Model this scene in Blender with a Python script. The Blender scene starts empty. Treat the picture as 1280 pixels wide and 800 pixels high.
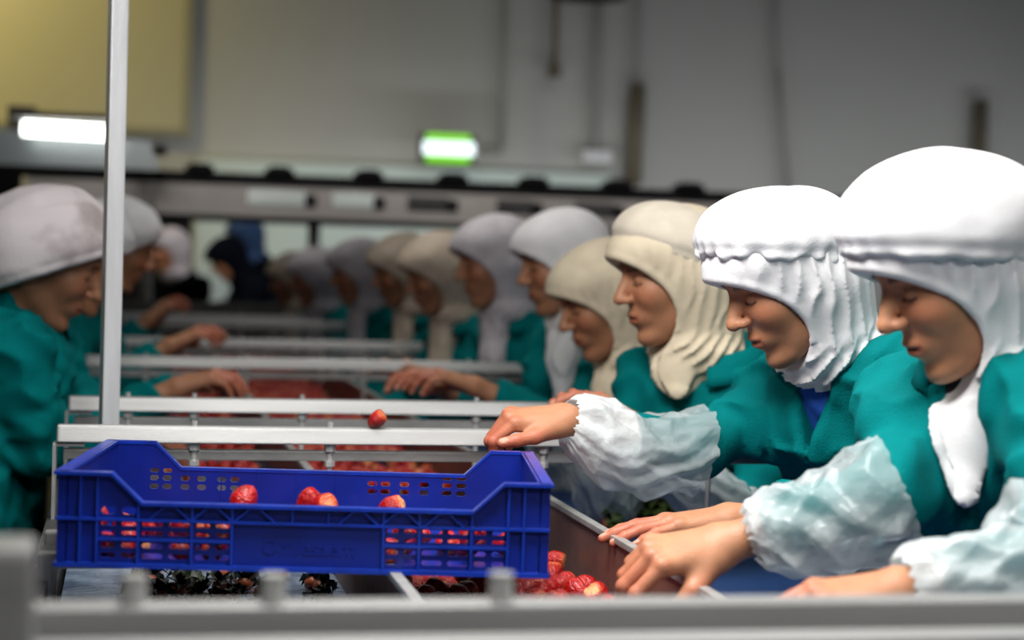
import bpy, bmesh, math, random
import numpy as np
from mathutils import Matrix, Vector

random.seed(7)
rng = np.random.RandomState(7)
scene = bpy.context.scene
COL = scene.collection

# ------------------------------------------------------------------ camera
F = 2300.0; VX, VY, SL = 161.0, 314.0, 0.030; H = 1.40
rho = math.atan(SL)
_d = np.array([math.cos(rho), math.sin(rho)]); _n = np.array([-math.sin(rho), math.cos(rho)])
_v = np.array([VX - 640, VY - 400])
pitch = math.atan(-(_v @ _n) / F); yaw = math.atan(-(_v @ _d) / math.hypot(F, _v @ _n))
def Rz(a): c, s = math.cos(a), math.sin(a); return np.array([[c, -s, 0], [s, c, 0], [0, 0, 1.]])
def Rx(a): c, s = math.cos(a), math.sin(a); return np.array([[1., 0, 0], [0, c, -s], [0, s, c]])
def Ry(a): c, s = math.cos(a), math.sin(a); return np.array([[c, 0, s], [0, 1., 0], [-s, 0, c]])
RC = Rz(-yaw) @ Rx(math.pi / 2 - pitch) @ Rz(rho)
CAM = np.array([0, 0, H])
def ray(x, y): return RC @ np.array([(x - 640) / F, -(y - 400) / F, -1.])
def PY(x, y, Y): r = ray(x, y); return CAM + r * (Y / r[1])
def PZ(x, y, z): r = ray(x, y); return CAM + r * ((z - H) / r[2])

cd = bpy.data.cameras.new('camera'); cam = bpy.data.objects.new('camera', cd); COL.objects.link(cam)
cd.sensor_width = 36; cd.lens = F / 1280 * 36; cd.clip_start = 0.05; cd.clip_end = 100
M4 = np.eye(4); M4[:3, :3] = RC; M4[:3, 3] = CAM
cam.matrix_world = Matrix(M4.tolist())
cd.dof.use_dof = True; cd.dof.focus_distance = 2.62; cd.dof.aperture_fstop = 2.8
scene.camera = cam

# ------------------------------------------------------------------ world, lights, exposure
w = bpy.data.worlds.new('world'); scene.world = w; w.use_nodes = True
w.node_tree.nodes['Background'].inputs[0].default_value = (0.75, 0.85, 1.0, 1)
w.node_tree.nodes['Background'].inputs[1].default_value = 0.02
vs = scene.view_settings
vs.view_transform = 'Standard'; vs.look = 'None'; vs.gamma = 1.0; vs.exposure = 0.0; vs.use_curve_mapping = False

def area(name, loc, sx, sy, power, color=(1, 1, 1), rot=(0, 0, 0), spread=180):
    l = bpy.data.lights.new(name, 'AREA'); l.shape = 'RECTANGLE'; l.size = sx; l.size_y = sy
    l.energy = power; l.color = color; l.spread = math.radians(spread)
    o = bpy.data.objects.new(name, l); COL.objects.link(o); o.location = loc; o.rotation_euler = rot
    return o
# ceiling luminaires over the sorting line (above the frame)
area('line_lamp', (0.28, 1.92, 2.22), 0.35, 1.0, 25, (1.0, 0.985, 0.95), (math.radians(10), math.radians(-22), 0), 140)
area('line_lamp', (1.30, 2.30, 2.70), 0.4, 1.4, 10, (1.0, 0.985, 0.95), (0, math.radians(8), 0), 130)
area('line_lamp', (-0.10, 2.78, 2.38), 0.25, 0.6, 4.8, (1.0, 0.98, 0.95), (math.radians(14), 0, 0), 150)
area('line_lamp', (0.70, 5.0, 2.8), 0.4, 1.8, 8, (1.0, 0.97, 0.92), (0, 0, 0), 110)
area('line_lamp', (0.75, 7.6, 2.9), 0.3, 1.2, 3.0, (1.0, 0.97, 0.93), (0, 0, 0), 110)
area('hall_light', (0.7, -0.75, 2.75), 1.2, 0.4, 15, (1.0, 0.98, 0.95), (math.radians(52), 0, math.radians(-6)), 120)  # unseen fill added behind the camera to brighten the foreground steel
area('gantry_fill', (1.6, 8.7, 3.0), 4.5, 0.2, 16, (1.0, 0.95, 0.90), (math.radians(50), 0, 0), 80)  # unseen light added to brighten the front of the gantry panel
area('wall_fill', (4.3, 11.6, 1.66), 7.6, 0.12, 19, (0.95, 0.98, 1.0), (math.radians(104), 0, 0), 160)  # unseen strip light added behind the gantry, brightening the lower wall most
area('hall_light', (4.0, 10.0, 4.6), 6.0, 0.4, 13, (0.95, 0.97, 1.0), (math.radians(34), 0, 0), 120)
area('warm_lamp', (-1.9, 11.4, 4.6), 1.6, 0.3, 62, (1.0, 0.84, 0.38), (math.radians(38), 0, 0), 150)

# ------------------------------------------------------------------ materials
def mat(name, color, rough=0.5, metal=0.0, var=0.0, vscale=8.0, bump=0.0, bscale=60.0, attr=None, color2=None,
        spec=0.5, sheen=0.0, trans=None, coat=0.0, sss=0.0, emit=None, estr=1.0, stretch=None, wave=None, lo=.35, hi=.65):
    m = bpy.data.materials.new(name); m.use_nodes = True
    nt = m.node_tree; N = nt.nodes; L = nt.links; b = N['Principled BSDF']
    col = (*color, 1)
    b.inputs['Base Color'].default_value = col; b.inputs['Roughness'].default_value = rough
    b.inputs['Metallic'].default_value = metal; b.inputs['Specular IOR Level'].default_value = spec
    if sheen: b.inputs['Sheen Weight'].default_value = sheen
    if coat: b.inputs['Coat Weight'].default_value = coat; b.inputs['Coat Roughness'].default_value = .12
    if sss:
        b.inputs['Subsurface Weight'].default_value = sss; b.inputs['Subsurface Radius'].default_value = (.012, .005, .003)
        b.inputs['Subsurface Scale'].default_value = 1.0
    if emit: b.inputs['Emission Color'].default_value = (*emit, 1); b.inputs['Emission Strength'].default_value = estr
    tc = N.new('ShaderNodeTexCoord'); mp = N.new('ShaderNodeMapping'); L.new(tc.outputs['Object'], mp.inputs['Vector'])
    if stretch: mp.inputs['Scale'].default_value = stretch
    src = None
    if attr:
        a = N.new('ShaderNodeAttribute'); a.attribute_name = attr; src = a.outputs['Color']
        L.new(src, b.inputs['Base Color'])
    if var or color2:
        nz = N.new('ShaderNodeTexNoise'); nz.inputs['Scale'].default_value = vscale; nz.inputs['Detail'].default_value = 6
        L.new(mp.outputs[0], nz.inputs['Vector'])
        rp = N.new('ShaderNodeMapRange'); rp.inputs['From Min'].default_value = lo; rp.inputs['From Max'].default_value = hi
        L.new(nz.outputs['Fac'], rp.inputs['Value'])
        mx = N.new('ShaderNodeMix'); mx.data_type = 'RGBA'
        L.new(rp.outputs[0], mx.inputs['Factor'])
        if color2 is not None:
            mx.inputs['A'].default_value = col; mx.inputs['B'].default_value = (*color2, 1)
        else:
            mx.blend_type = 'MULTIPLY'
            mx.inputs['A'].default_value = col; mx.inputs['B'].default_value = (1 - var, 1 - var, 1 - var, 1)
            if src is not None: L.new(src, mx.inputs['A'])
        L.new(mx.outputs['Result'], b.inputs['Base Color'])
    if bump:
        nb = N.new('ShaderNodeTexNoise'); nb.inputs['Scale'].default_value = bscale; nb.inputs['Detail'].default_value = 4
        L.new(mp.outputs[0], nb.inputs['Vector'])
        bp = N.new('ShaderNodeBump'); bp.inputs['Strength'].default_value = bump; bp.inputs['Distance'].default_value = .01
        L.new(nb.outputs['Fac'], bp.inputs['Height']); L.new(bp.outputs[0], b.inputs['Normal'])
    if trans is not None:                                    # thin see-through film or gauze
        tr = N.new('ShaderNodeBsdfTransparent'); ms = N.new('ShaderNodeMixShader')
        out = N['Material Output']
        if isinstance(trans, str):
            a = N.new('ShaderNodeAttribute'); a.attribute_name = trans; L.new(a.outputs['Fac'], ms.inputs[0])
        else: ms.inputs[0].default_value = trans
        tl = N.new('ShaderNodeBsdfTranslucent'); tl.inputs['Color'].default_value = col
        m2 = N.new('ShaderNodeMixShader'); m2.inputs[0].default_value = .3
        L.new(b.outputs[0], m2.inputs[1]); L.new(tl.outputs[0], m2.inputs[2])
        L.new(tr.outputs[0], ms.inputs[1]); L.new(m2.outputs[0], ms.inputs[2]); L.new(ms.outputs[0], out.inputs['Surface'])
    return m

MT = dict(
    steel=mat('brushed_steel', (.43, .43, .425), .45, .55, .18, 3, .08, 90, stretch=(1, 12, 12)),
    steel2=mat('worn_steel', (.33, .33, .325), .5, .6, .35, 6, .1, 60),
    tube=mat('pole_steel', (.80, .81, .83), .34, .45, .2, 4, .06, 60, stretch=(12, 12, 1)),
    darksteel=mat('dark_steel', (.06, .06, .062), .55, .4, .3, 6),
    bolt=mat('bolt_steel', (.62, .62, .61), .35, .5),
    stained=mat('juice_stained_steel', (.10, .055, .045), .45, .25, color2=(.19, .09, .07), vscale=9, bump=.15, bscale=25, lo=.3, hi=.75),
    beltblue=mat('blue_belt', (.008, .040, .15), .6, 0, .35, 5, .1, 40),
    beltdark=mat('dark_blue_belt', (.010, .025, .085), .3, 0, .4, 6, .1, 40),
    beltwet=mat('wet_grey_belt', (.05, .075, .13), .25, 0, color2=(.20, .25, .33), vscale=14, bump=.25, bscale=70),
    rib=mat('crate_rib_plastic', (.004, .034, .38), .32, 0, .35, 25, .06, 30, coat=.2),  # lighter than the crate walls: edge highlights and scuffing put into the colour
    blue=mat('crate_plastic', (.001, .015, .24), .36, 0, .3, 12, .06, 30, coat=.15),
    teal=mat('teal_cotton', (.0, .165, .170), .85, 0, .14, 14, .25, 300, spec=.06, sheen=.0),
    teal2=mat('teal_lining', (.0, .13, .125), .85, 0, .14, 14, .2, 300, spec=.2),
    white=mat('white_gauze', (.74, .74, .76), .85, 0, .08, 20, .12, 420, spec=.15, sheen=.1),
    scarfw=mat('white_scarf_cotton', (.88, .87, .885), .85, 0, .10, 18, .10, 300, spec=.15),
    scarfc=mat('cream_scarf_cotton', (.72, .62, .46), .85, 0, .16, 18, .12, 300, spec=.15),
    scarfb=mat('beige_scarf_cotton', (.60, .50, .40), .85, 0, .18, 18, .3, 260, spec=.15),
    scarfg=mat('grey_white_scarf', (.62, .58, .62), .85, 0, .2, 18, .3, 260, spec=.15),
    net=mat('cap_net', (.66, .59, .49), .85, 0, .1, 30, .3, 500, spec=.15),
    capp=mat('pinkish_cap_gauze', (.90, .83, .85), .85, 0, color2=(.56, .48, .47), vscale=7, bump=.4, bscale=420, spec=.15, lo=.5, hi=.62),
    film=mat('sleeve_film', (.80, .86, .88), .22, 0, .05, 20, .35, 60, trans='opac', coat=.3),
    skin=mat('skin', (.5, .3, .2), .48, 0, .12, 40, .12, 350, attr='Col', sss=.12, spec=.4),
    shirt=mat('blue_shirt', (.01, .09, .50), .8, 0, .2, 30, .1, 200),
    cloth_dark=mat('dark_trousers', (.012, .013, .022), .9, 0, .2, 20),
    navy=mat('navy_apron', (.012, .014, .035), .8, 0, .2, 20),
    shoe=mat('white_clogs', (.45, .45, .45), .5),
    berry=mat('strawberry_skin', (.6, .02, .02), .22, 0, .15, 60, .5, 330, attr='Col', spec=.5, coat=.2),
    leaf=mat('strawberry_leaf', (.045, .075, .012), .5, 0, .5, 60),
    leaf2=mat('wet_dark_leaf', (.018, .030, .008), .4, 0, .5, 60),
    stub=mat('berry_stub', (.52, .13, .05), .35, 0, .4, 60),
    wall=mat('painted_wall', (.46, .46, .44), .9, 0, .08, .6),
    wallY=mat('yellowed_panel', (.52, .49, .34), .85, 0, .08, .8),
    seam=mat('panel_seam', (.30, .29, .22), .9),
    palewall=mat('pale_green_panel', (.62, .72, .68), .7, 0, .12, 1.2),
    floor=mat('concrete_floor', (.10, .10, .095), .6, 0, .3, 2, .1, 20),
    black=mat('black_metal', (.005, .005, .006), .7, spec=.1),
    grey=mat('grey_panel', (.40, .375, .36), .6, .1, .25, 1.5),
    pale=mat('slot_paint', (.66, .74, .72), .5, 0, .2, 2),
    brown=mat('brown_conduit', (.15, .125, .085), .7, 0, .2, 4),
    cable=mat('grey_cable', (.30, .30, .29), .8),
    glass=mat('hood_panel', (.5, .54, .55), .25, .3, .2, 2),
    tubeE=mat('fluorescent_tube', (1, 1, 1), .5, emit=(.95, 1.0, .97), estr=5.5),
    exitE=mat('sign_face', (1, 1, 1), .5, emit=(.75, .9, 1.0), estr=1.25),
    exitG=mat('sign_green', (.1, .5, .0), .5, emit=(.20, .62, .0), estr=.95),
    whiteplastic=mat('white_plastic', (.7, .7, .72), .5),
    bluecloth=mat('blue_cloth', (.02, .06, .16), .8),
    blackcloth=mat('black_cloth', (.005, .006, .010), .95, spec=.0),
    purple=mat('violet_scarf', (.10, .05, .18), .85),
)

# ------------------------------------------------------------------ helpers
def link(name, me, m, parent=None, label=None, cat=None, group=None, kind=None, loc=None):
    o = bpy.data.objects.new(name, me); COL.objects.link(o)
    if m is not None and not me.materials: me.materials.append(m)
    if parent is not None: o.parent = parent
    if loc is not None: o.location = loc
    tag(o, label, cat, group, kind)
    return o
def tag(o, label=None, cat=None, group=None, kind=None):
    if label: o['label'] = label
    if cat: o['category'] = cat
    if group: o['group'] = group
    if kind: o['kind'] = kind
def empty(name, loc, label=None, cat=None, group=None):
    o = bpy.data.objects.new(name, None); COL.objects.link(o); o.location = loc; o.empty_display_size = .05
    tag(o, label, cat, group); return o
class MB:
    def __init__(s): s.bm = bmesh.new()
    def box(s, x0, x1, y0, y1, z0, z1, R=None, o=(0, 0, 0)):
        vs = [(x, y, z) for x in (x0, x1) for y in (y0, y1) for z in (z0, z1)]
        if R is not None: vs = [tuple(np.asarray(R) @ np.array(v) + np.array(o)) for v in vs]
        v = [s.bm.verts.new(p) for p in vs]
        for f in ((0, 1, 3, 2), (4, 6, 7, 5), (0, 4, 5, 1), (2, 3, 7, 6), (0, 2, 6, 4), (1, 5, 7, 3)): s.bm.faces.new([v[i] for i in f])
        return s
    def tube(s, a, b, r1, r2=None, n=12):
        r2 = r1 if r2 is None else r2
        a = Vector(a); b = Vector(b); d = (b - a).normalized(); u = d.orthogonal().normalized(); w_ = d.cross(u)
        ra = [s.bm.verts.new(a + (u * math.cos(t) + w_ * math.sin(t)) * r1) for t in [2 * math.pi * i / n for i in range(n)]]
        rb = [s.bm.verts.new(b + (u * math.cos(t) + w_ * math.sin(t)) * r2) for t in [2 * math.pi * i / n for i in range(n)]]
        for i in range(n):
            j = (i + 1) % n; s.bm.faces.new([ra[i], ra[j], rb[j], rb[i]])
        s.bm.faces.new(ra[::-1]); s.bm.faces.new(rb)
        return s
    def path(s, pts, r, n=8):
        for a, b in zip(pts[:-1], pts[1:]): s.tube(a, b, r, r, n)
        return s
    def prism(s, poly, y0, y1):                       # polygon in x,z extruded along y
        a = [s.bm.verts.new((x, y0, z)) for x, z in poly]; b = [s.bm.verts.new((x, y1, z)) for x, z in poly]
        s.bm.faces.new(a); s.bm.faces.new(b[::-1]); n = len(poly)
        for i in range(n): s.bm.faces.new([a[i], b[i], b[(i + 1) % n], a[(i + 1) % n]])
        return s
    def mesh(s, name, bevel=0, seg=2, smooth=False):
        bmesh.ops.recalc_face_normals(s.bm, faces=s.bm.faces)
        if bevel: bmesh.ops.bevel(s.bm, geom=list(s.bm.edges), offset=bevel, segments=seg, affect='EDGES', profile=.7)
        me = bpy.data.meshes.new(name); s.bm.to_mesh(me); s.bm.free()
        if smooth: me.polygons.foreach_set('use_smooth', [True] * len(me.polygons))
        return me
    def build(s, name, m, parent=None, bevel=0, seg=2, smooth=False, **k): return link(name, s.mesh(name, bevel, seg, smooth), m, parent, **k)

# ---- signed distance modelling
f32 = np.float32
def cap(P, a, b, r1, r2=None):
    r2 = r1 if r2 is None else r2
    a = np.asarray(a, f32); b = np.asarray(b, f32); ab = b - a; L2 = float(ab @ ab) + 1e-9
    q = P - a; t = np.clip(q @ ab / L2, 0, 1)
    q = q - t[:, None] * ab
    return np.sqrt((q * q).sum(1)) - (r1 + (r2 - r1) * t)
def ell(P, c, r, R=None):
    q = P - np.asarray(c, f32)
    if R is not None: q = q @ np.asarray(R, f32)
    r = np.asarray(r, f32); q = q / r
    k0 = np.sqrt((q * q).sum(1)) + 1e-6; q = q / r; k1 = np.sqrt((q * q).sum(1)) + 1e-6
    return k0 * (k0 - 1) / k1
def smin(a, b, k): h = np.clip(.5 + .5 * (b - a) / k, 0, 1); return b + (a - b) * h - k * h * (1 - h)
def smax(a, b, k): return -smin(-a, -b, k)
def wnoise(P, scale, seed, octs=3):
    r = np.random.RandomState(seed); out = 0; amp = 1
    for o in range(octs):
        for i in range(3):
            d = r.normal(size=3); d /= np.linalg.norm(d)
            out = out + amp * np.sin(P @ (d * 2 * math.pi / scale).astype(f32) + f32(r.uniform(0, 6.3)) + (out if not np.isscalar(out) else 0))
        scale *= .55; amp *= .5
    return out / 4
def nets(fn, lo, hi, h):
    lo = np.asarray(lo, float); hi = np.asarray(hi, float)
    n = np.ceil((hi - lo) / h).astype(int) + 1
    ax = [np.arange(n[i]) * h + lo[i] for i in range(3)]
    P = np.stack(np.meshgrid(*ax, indexing='ij'), -1).reshape(-1, 3).astype(f32)
    D = np.empty(len(P), f32); CH = 400000
    for i in range(0, len(P), CH): D[i:i + CH] = fn(P[i:i + CH])
    D = D.reshape(n); del P
    D[0] = np.maximum(D[0], 1e-3); D[-1] = np.maximum(D[-1], 1e-3); D[:, 0] = np.maximum(D[:, 0], 1e-3); D[:, -1] = np.maximum(D[:, -1], 1e-3)
    D[:, :, 0] = np.maximum(D[:, :, 0], 1e-3); D[:, :, -1] = np.maximum(D[:, :, -1], 1e-3)
    S = D < 0
    corner = [(i, j, k) for i in (0, 1) for j in (0, 1) for k in (0, 1)]
    sl = lambda A, c: A[c[0]:A.shape[0] - 1 + c[0], c[1]:A.shape[1] - 1 + c[1], c[2]:A.shape[2] - 1 + c[2]]
    cnt = sum(sl(S, c).astype(np.int8) for c in corner)
    act = np.argwhere((cnt > 0) & (cnt < 8))
    idx = -np.ones(tuple(n - 1), np.int64); idx[act[:, 0], act[:, 1], act[:, 2]] = np.arange(len(act))
    acc = np.zeros((len(act), 3)); num = np.zeros(len(act))
    edges = [(a, b) for a in corner for b in corner if sum(abs(a[i] - b[i]) for i in range(3)) == 1 and a < b]
    for a, b in edges:
        da = D[act[:, 0] + a[0], act[:, 1] + a[1], act[:, 2] + a[2]]; db = D[act[:, 0] + b[0], act[:, 1] + b[1], act[:, 2] + b[2]]
        m = (da < 0) != (db < 0); t = np.where(m, da / np.where(m, da - db, 1), 0)
        p = np.array(a)[None] + t[:, None] * (np.array(b) - np.array(a))[None]
        acc[m] += p[m]; num[m] += 1
    V = (act + acc / num[:, None]) * h + lo
    Q = []
    for ax_ in range(3):
        u, v_ = (ax_ + 1) % 3, (ax_ + 2) % 3
        s0 = [slice(None)] * 3; s1 = [slice(None)] * 3; s0[ax_] = slice(0, -1); s1[ax_] = slice(1, None)
        A, B = S[tuple(s0)], S[tuple(s1)]
        e = np.argwhere(A != B); ins = A[e[:, 0], e[:, 1], e[:, 2]]
        ok = (e[:, u] > 0) & (e[:, v_] > 0) & (e[:, u] < n[u] - 1) & (e[:, v_] < n[v_] - 1); e = e[ok]; ins = ins[ok]
        def cid(du, dv): c = e.copy(); c[:, u] -= du; c[:, v_] -= dv; return idx[c[:, 0], c[:, 1], c[:, 2]]
        q = np.stack([cid(1, 1), cid(0, 1), cid(0, 0), cid(1, 0)], 1)
        q[~ins] = q[~ins][:, ::-1]; Q.append(q)
    return V, np.concatenate(Q)
def np_mesh(name, V, Q, smooth=True, cols=None, fattr=None):
    me = bpy.data.meshes.new(name); V = np.asarray(V, f32); Q = np.asarray(Q)
    me.vertices.add(len(V)); me.vertices.foreach_set('co', V.ravel())
    me.loops.add(Q.size); me.loops.foreach_set('vertex_index', Q.ravel().astype(np.int32))
    me.polygons.add(len(Q)); me.polygons.foreach_set('loop_start', (np.arange(len(Q)) * Q.shape[1]).astype(np.int32))
    me.polygons.foreach_set('loop_total', np.full(len(Q), Q.shape[1], np.int32))
    me.update(calc_edges=True); me.validate()
    if smooth: me.polygons.foreach_set('use_smooth', np.ones(len(me.polygons), bool))
    if cols is not None:
        a = me.color_attributes.new('Col', 'FLOAT_COLOR', 'POINT')
        c = np.ones((len(V), 4), f32); c[:, :3] = cols; a.data.foreach_set('color', c.ravel())
    if fattr is not None:
        a = me.attributes.new(fattr[0], 'FLOAT', 'POINT'); a.data.foreach_set('value', np.asarray(fattr[1], f32))
    return me

# ------------------------------------------------------------------ the room
b = MB(); b.box(-6, 9, -1.5, 14, -.1, 0); b.build('floor', MT['floor'], kind='structure')
b = MB(); b.box(-6, 9, 13.0, 13.2, 0, 6.0); wall_back = b.build('wall_back', MT['wall'], kind='structure')
b = MB(); b.box(-6.2, -6, -1.5, 13.2, 0, 6.0); b.build('wall_left', MT['wall'], kind='structure')
b = MB(); b.box(-6.2, 9, 4.5, 13.2, 6.0, 6.2); b.build('ceiling', MT['black'], kind='structure')
YW = 12.99
def wq(x0, y0, x1, y1, Y=YW): a, c = PY(x0, y1, Y), PY(x1, y0, Y); return a[0], c[0], a[2], c[2]
x0, x1, z0, z1 = wq(-260, -120, 236, 141)
b = MB(); b.box(x0, x1, 12.95, 13.0, z0, z1); pn = b.build('wall_panel', MT['wallY'], wall_back, label='yellowish wall panel')
b = MB(); b.box(x1 - .005, x1 + .05, 12.93, 13.0, z0 - .05, z1); b.box(x0, x1, 12.93, 13.0, z0 - .05, z0 + .005); b.build('panel_frame', MT['seam'], pn)
x0, x1, z0, z1 = wq(242, 262, 760, 372, 12.9)
b = MB(); b.box(x0, x1, 12.88, 13.0, z0 - .3, z1 + .25); b.build('white_panel', MT['palewall'], wall_back, label='pale green-white lit wall panel')
x0, x1, z0, z1 = wq(60, 262, 239, 372, 12.4)
b = MB(); b.box(x0, x1, 12.2, 12.6, 0, z1 + .2); b.build('machine_cabinet', MT['black'], label='black machine cabinet beside the pale wall panel', cat='cabinet')

# ------------------------------------------------------------------ sorting conveyor
XL, XR = -.102, 1.10; DL, DR = .325, .68; ZB = .91; YE = 9.4; ZT = 1.13
conv = empty('sorting_conveyor', (.5, 1.0, 0), 'long steel sorting conveyor with blue belts, dividers and cross racks', 'conveyor')
def cpart(b, name, m, parent=None, **k):
    o = b.build(name, m, conv if parent is None else parent, **k)
    if parent is None: o.location = (-.5, -1.0, 0)
    return o
b = MB(); b.box(XL + .02, DL, 1.2, YE, ZB - .03, ZB); cpart(b, 'belt', MT['beltwet'], label='wet grey-blue waste belt')
b = MB(); b.box(DL, DR, 1.2, YE, ZB - .03, ZB); cpart(b, 'belt', MT['beltdark'], label='dark blue strawberry belt')
b = MB(); b.box(DR, XR - .02, 1.2, YE, ZB - .03, ZB); cpart(b, 'belt', MT['beltblue'], label='blue waste belt')
for X in (DL, DR):
    b = MB(); b.box(X - .003, X + .003, 1.25, YE, ZB - .02, 1.018); dv = cpart(b, 'divider', MT['stained'], label='juice-stained divider plate')
    b = MB(); b.box(X - .007, X + .007, 1.25, YE, 1.012, 1.021); cpart(b, 'edge_strip', MT['steel'], dv, bevel=.002)
for X in (XL, XR):
    b = MB(); b.box(X - .012, X + .012, 1.2, YE, .80, .985); cpart(b, 'side_frame', MT['darksteel'])
    for Y in (1.5, 3.2, 5.2, 7.2, 9.2):
        b = MB(); b.box(X - .025, X + .025, Y - .025, Y + .025, 0, .82); cpart(b, 'leg', MT['steel2'])
def rack(Y, bolts, up=.008, br=.0045):
    sl_ = .0 if Y < 2 else .0045
    prof = MB(); prof.box(XL, XR, -.5, .5, ZT - .0265, ZT)
    for v in prof.bm.verts: v.co.y = (Y + .028) if v.co.y > 0 else (Y - .002 - sl_ / 2 if v.co.z < ZT - .01 else Y - .002 + sl_)
    top = cpart(prof, 'crate_rack', MT['steel'], bevel=.005, seg=3)
    b = MB(); b.box(XL + .01, XR - .01, Y + .012, Y + .034, ZT - .054, ZT - .038); cpart(b, 'lower_bar', MT['steel2'], top, bevel=.002)
    for X in (XL - .003, XR + .003):
        b = MB(); b.box(X - .0025, X + .0025, Y - .004, Y + .05, .93, ZT - .03); b.box(X - .0025, X + .045, Y + .004, Y + .03, ZT - .033, ZT - .028) if X < 0 else b.box(X - .045, X + .0025, Y + .004, Y + .03, ZT - .033, ZT - .028)
        cpart(b, 'end_plate', MT['steel'], top)
    for X in bolts:
        b = MB(); b.tube((X, Y + .012, .99), (X, Y + .012, ZT + up), br, n=10); b.tube((X, Y + .012, ZT - .038), (X, Y + .012, ZT - .0275), .0095, n=6)
        b.tube((X, Y + .012, ZT - .062), (X, Y + .012, ZT - .054), .0085, n=6)
        cpart(b, 'bolt', MT['bolt'], top)
    return top
rack(1.42, [PY(168, 740, 1.432)[0], PY(342, 740, 1.432)[0], PY(626, 740, 1.432)[0]], .022, .010)
rack(2.90, [PY(243, 540, 2.91)[0], PY(413, 540, 2.91)[0], PY(680, 545, 2.91)[0], .95])
rack(3.47, [PY(160, 500, 3.48)[0], PY(243, 500, 3.48)[0], PY(378, 500, 3.48)[0], PY(596, 500, 3.48)[0], PY(812, 500, 3.48)[0]])
rack(4.84, [PY(308, 470, 4.85)[0], PY(455, 470, 4.85)[0], .05, .9])
rack(5.95, [.1, .36, .62, .9]); rack(7.66, [.1, .4, .7, .95]); rack(8.3, [.1, .5, .9])
# extra lower shelf bar the crate rests on
for Y in (2.37, 2.55):
    b = MB(); b.box(XL + .0, DL, Y - .015, Y + .015, 1.0, 1.0195); sb = cpart(b, 'shelf_bar', MT['steel2'], bevel=.003)
    b = MB(); b.box(XL - .003, XL + .017, Y - .015, Y + .015, .9, 1.002); cpart(b, 'shelf_bracket', MT['steel2'], sb)
# foreground corner post at the near end
p = PY(43, 680, 1.20)
b = MB(); b.box(p[0] - .30, p[0], 1.18, 1.24, .6, p[2]); cpart(b, 'corner_post', MT['steel'], bevel=.006)
# lower front bar below the near rack
p = PY(640, 797, 1.36)
b = MB(); b.box(-.25, 1.2, 1.34, 1.38, p[2] - .04, p[2]); cpart(b, 'front_bar', MT['steel'], bevel=.004)
b = MB(); b.box(-.08, XR, 1.40, 1.436, ZT - .06, ZT - .03); cpart(b, 'rack_shadow_gap', MT['darksteel']).name = 'shadow_strip'  # dark strip standing in for the shaded gap under the near rack

# upright pole
p = PY(136, 528, 3.16)
b = MB(); b.box(-.0145, .0145, -.0145, .0145, 0, 2.6)
pole = b.build('support_pole', MT['tube'], None, bevel=.0025, label='bright square steel pole rising between the two front racks', cat='pole')
pole.location = (p[0], 3.16, .912); pole.rotation_euler[2] = math.radians(14)
b = MB(); b.box(-.075, .03, -.03, .03, .074, .080); b.build('foot_bracket', MT['steel2'], pole)

# ------------------------------------------------------------------ blue crate
CW, CD, CH = .595, .385, .114
crate = empty('plastic_crate', (0, 0, 0), 'blue ventilated plastic crate holding strawberries, gripped by a hand', 'crate')
def U(x): return (x - 71) / 619 * CW
LOWZ = .079
def wall_mesh(name, W, ribs_px, low, holes, diag, y_in, y_out):
    """plate in x,z between y_in and y_out with chamfered holes; low=(x0,x1) range with the lowered rim, diag the slope length"""
    b = MB(); xa, xb = low; T = LOWZ
    xs = sorted(set([0, W, xa, xb] + [v for h in holes for v in (h[0], h[1])])); zs = sorted(set([0, T] + [v for h in holes for v in (h[2], h[3])]))
    xs = [x for i, x in enumerate(xs) if i == 0 or x - xs[i - 1] > 1e-6]
    def inh(x, z): return any(h[0] < x < h[1] and h[2] < z < h[3] for h in holes)
    for k in range(len(zs) - 1):
        run = None
        for i in range(len(xs) - 1):
            hole = inh((xs[i] + xs[i + 1]) / 2, (zs[k] + zs[k + 1]) / 2)
            if not hole and run is None: run = xs[i]
            if hole and run is not None: b.box(run, xs[i], y_in, y_out, zs[k], zs[k + 1]); run = None
        if run is not None: b.box(run, xs[-1], y_in, y_out, zs[k], zs[k + 1])
    for h in holes:
        c = min(h[1] - h[0], h[3] - h[2]) * .32
        for (cx, sx) in ((h[0], 1), (h[1], -1)):
            for (cz, sz) in ((h[2], 1), (h[3], -1)):
                b.prism([(cx, cz), (cx + sx * c, cz), (cx, cz + sz * c)], y_in, y_out)
    b.prism([(0, T), (xa + .0, T), (xa - diag, CH), (0, CH)], y_in, y_out)
    b.prism([(xb, T), (W, T), (W, CH), (xb + diag, CH)], y_in, y_out)
    return b
def bay(x0, x1, z0, z1, nx, nz, mx=.0035, mz=.003):
    out = []; dx = (x1 - x0) / nx; dz = (z1 - z0) / nz
    for i in range(nx):
        for k in range(nz): out.append((x0 + i * dx + mx, x0 + (i + 1) * dx - mx, z0 + k * dz + mz, z0 + (k + 1) * dz - mz))
    return out
B = [U(v) for v in (122, 173, 240, 290, 480, 525, 591, 637)]
holes = []
for a, c in ((0, 1), (1, 2), (2, 3), (4, 5), (5, 6), (6, 7)):
    holes += bay(B[a], B[c], .006, .031, 2, 2); holes += bay(B[a], B[c], .034, .056, 2, 2)
holes += bay(B[0], B[1], .059, .074, 2, 1)
LOW = (U(178), U(592)); DG = .037
fw = wall_mesh('front_wall', CW, None, LOW, holes, DG, .011, .014).build('front_wall', MT['blue'], crate)
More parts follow.
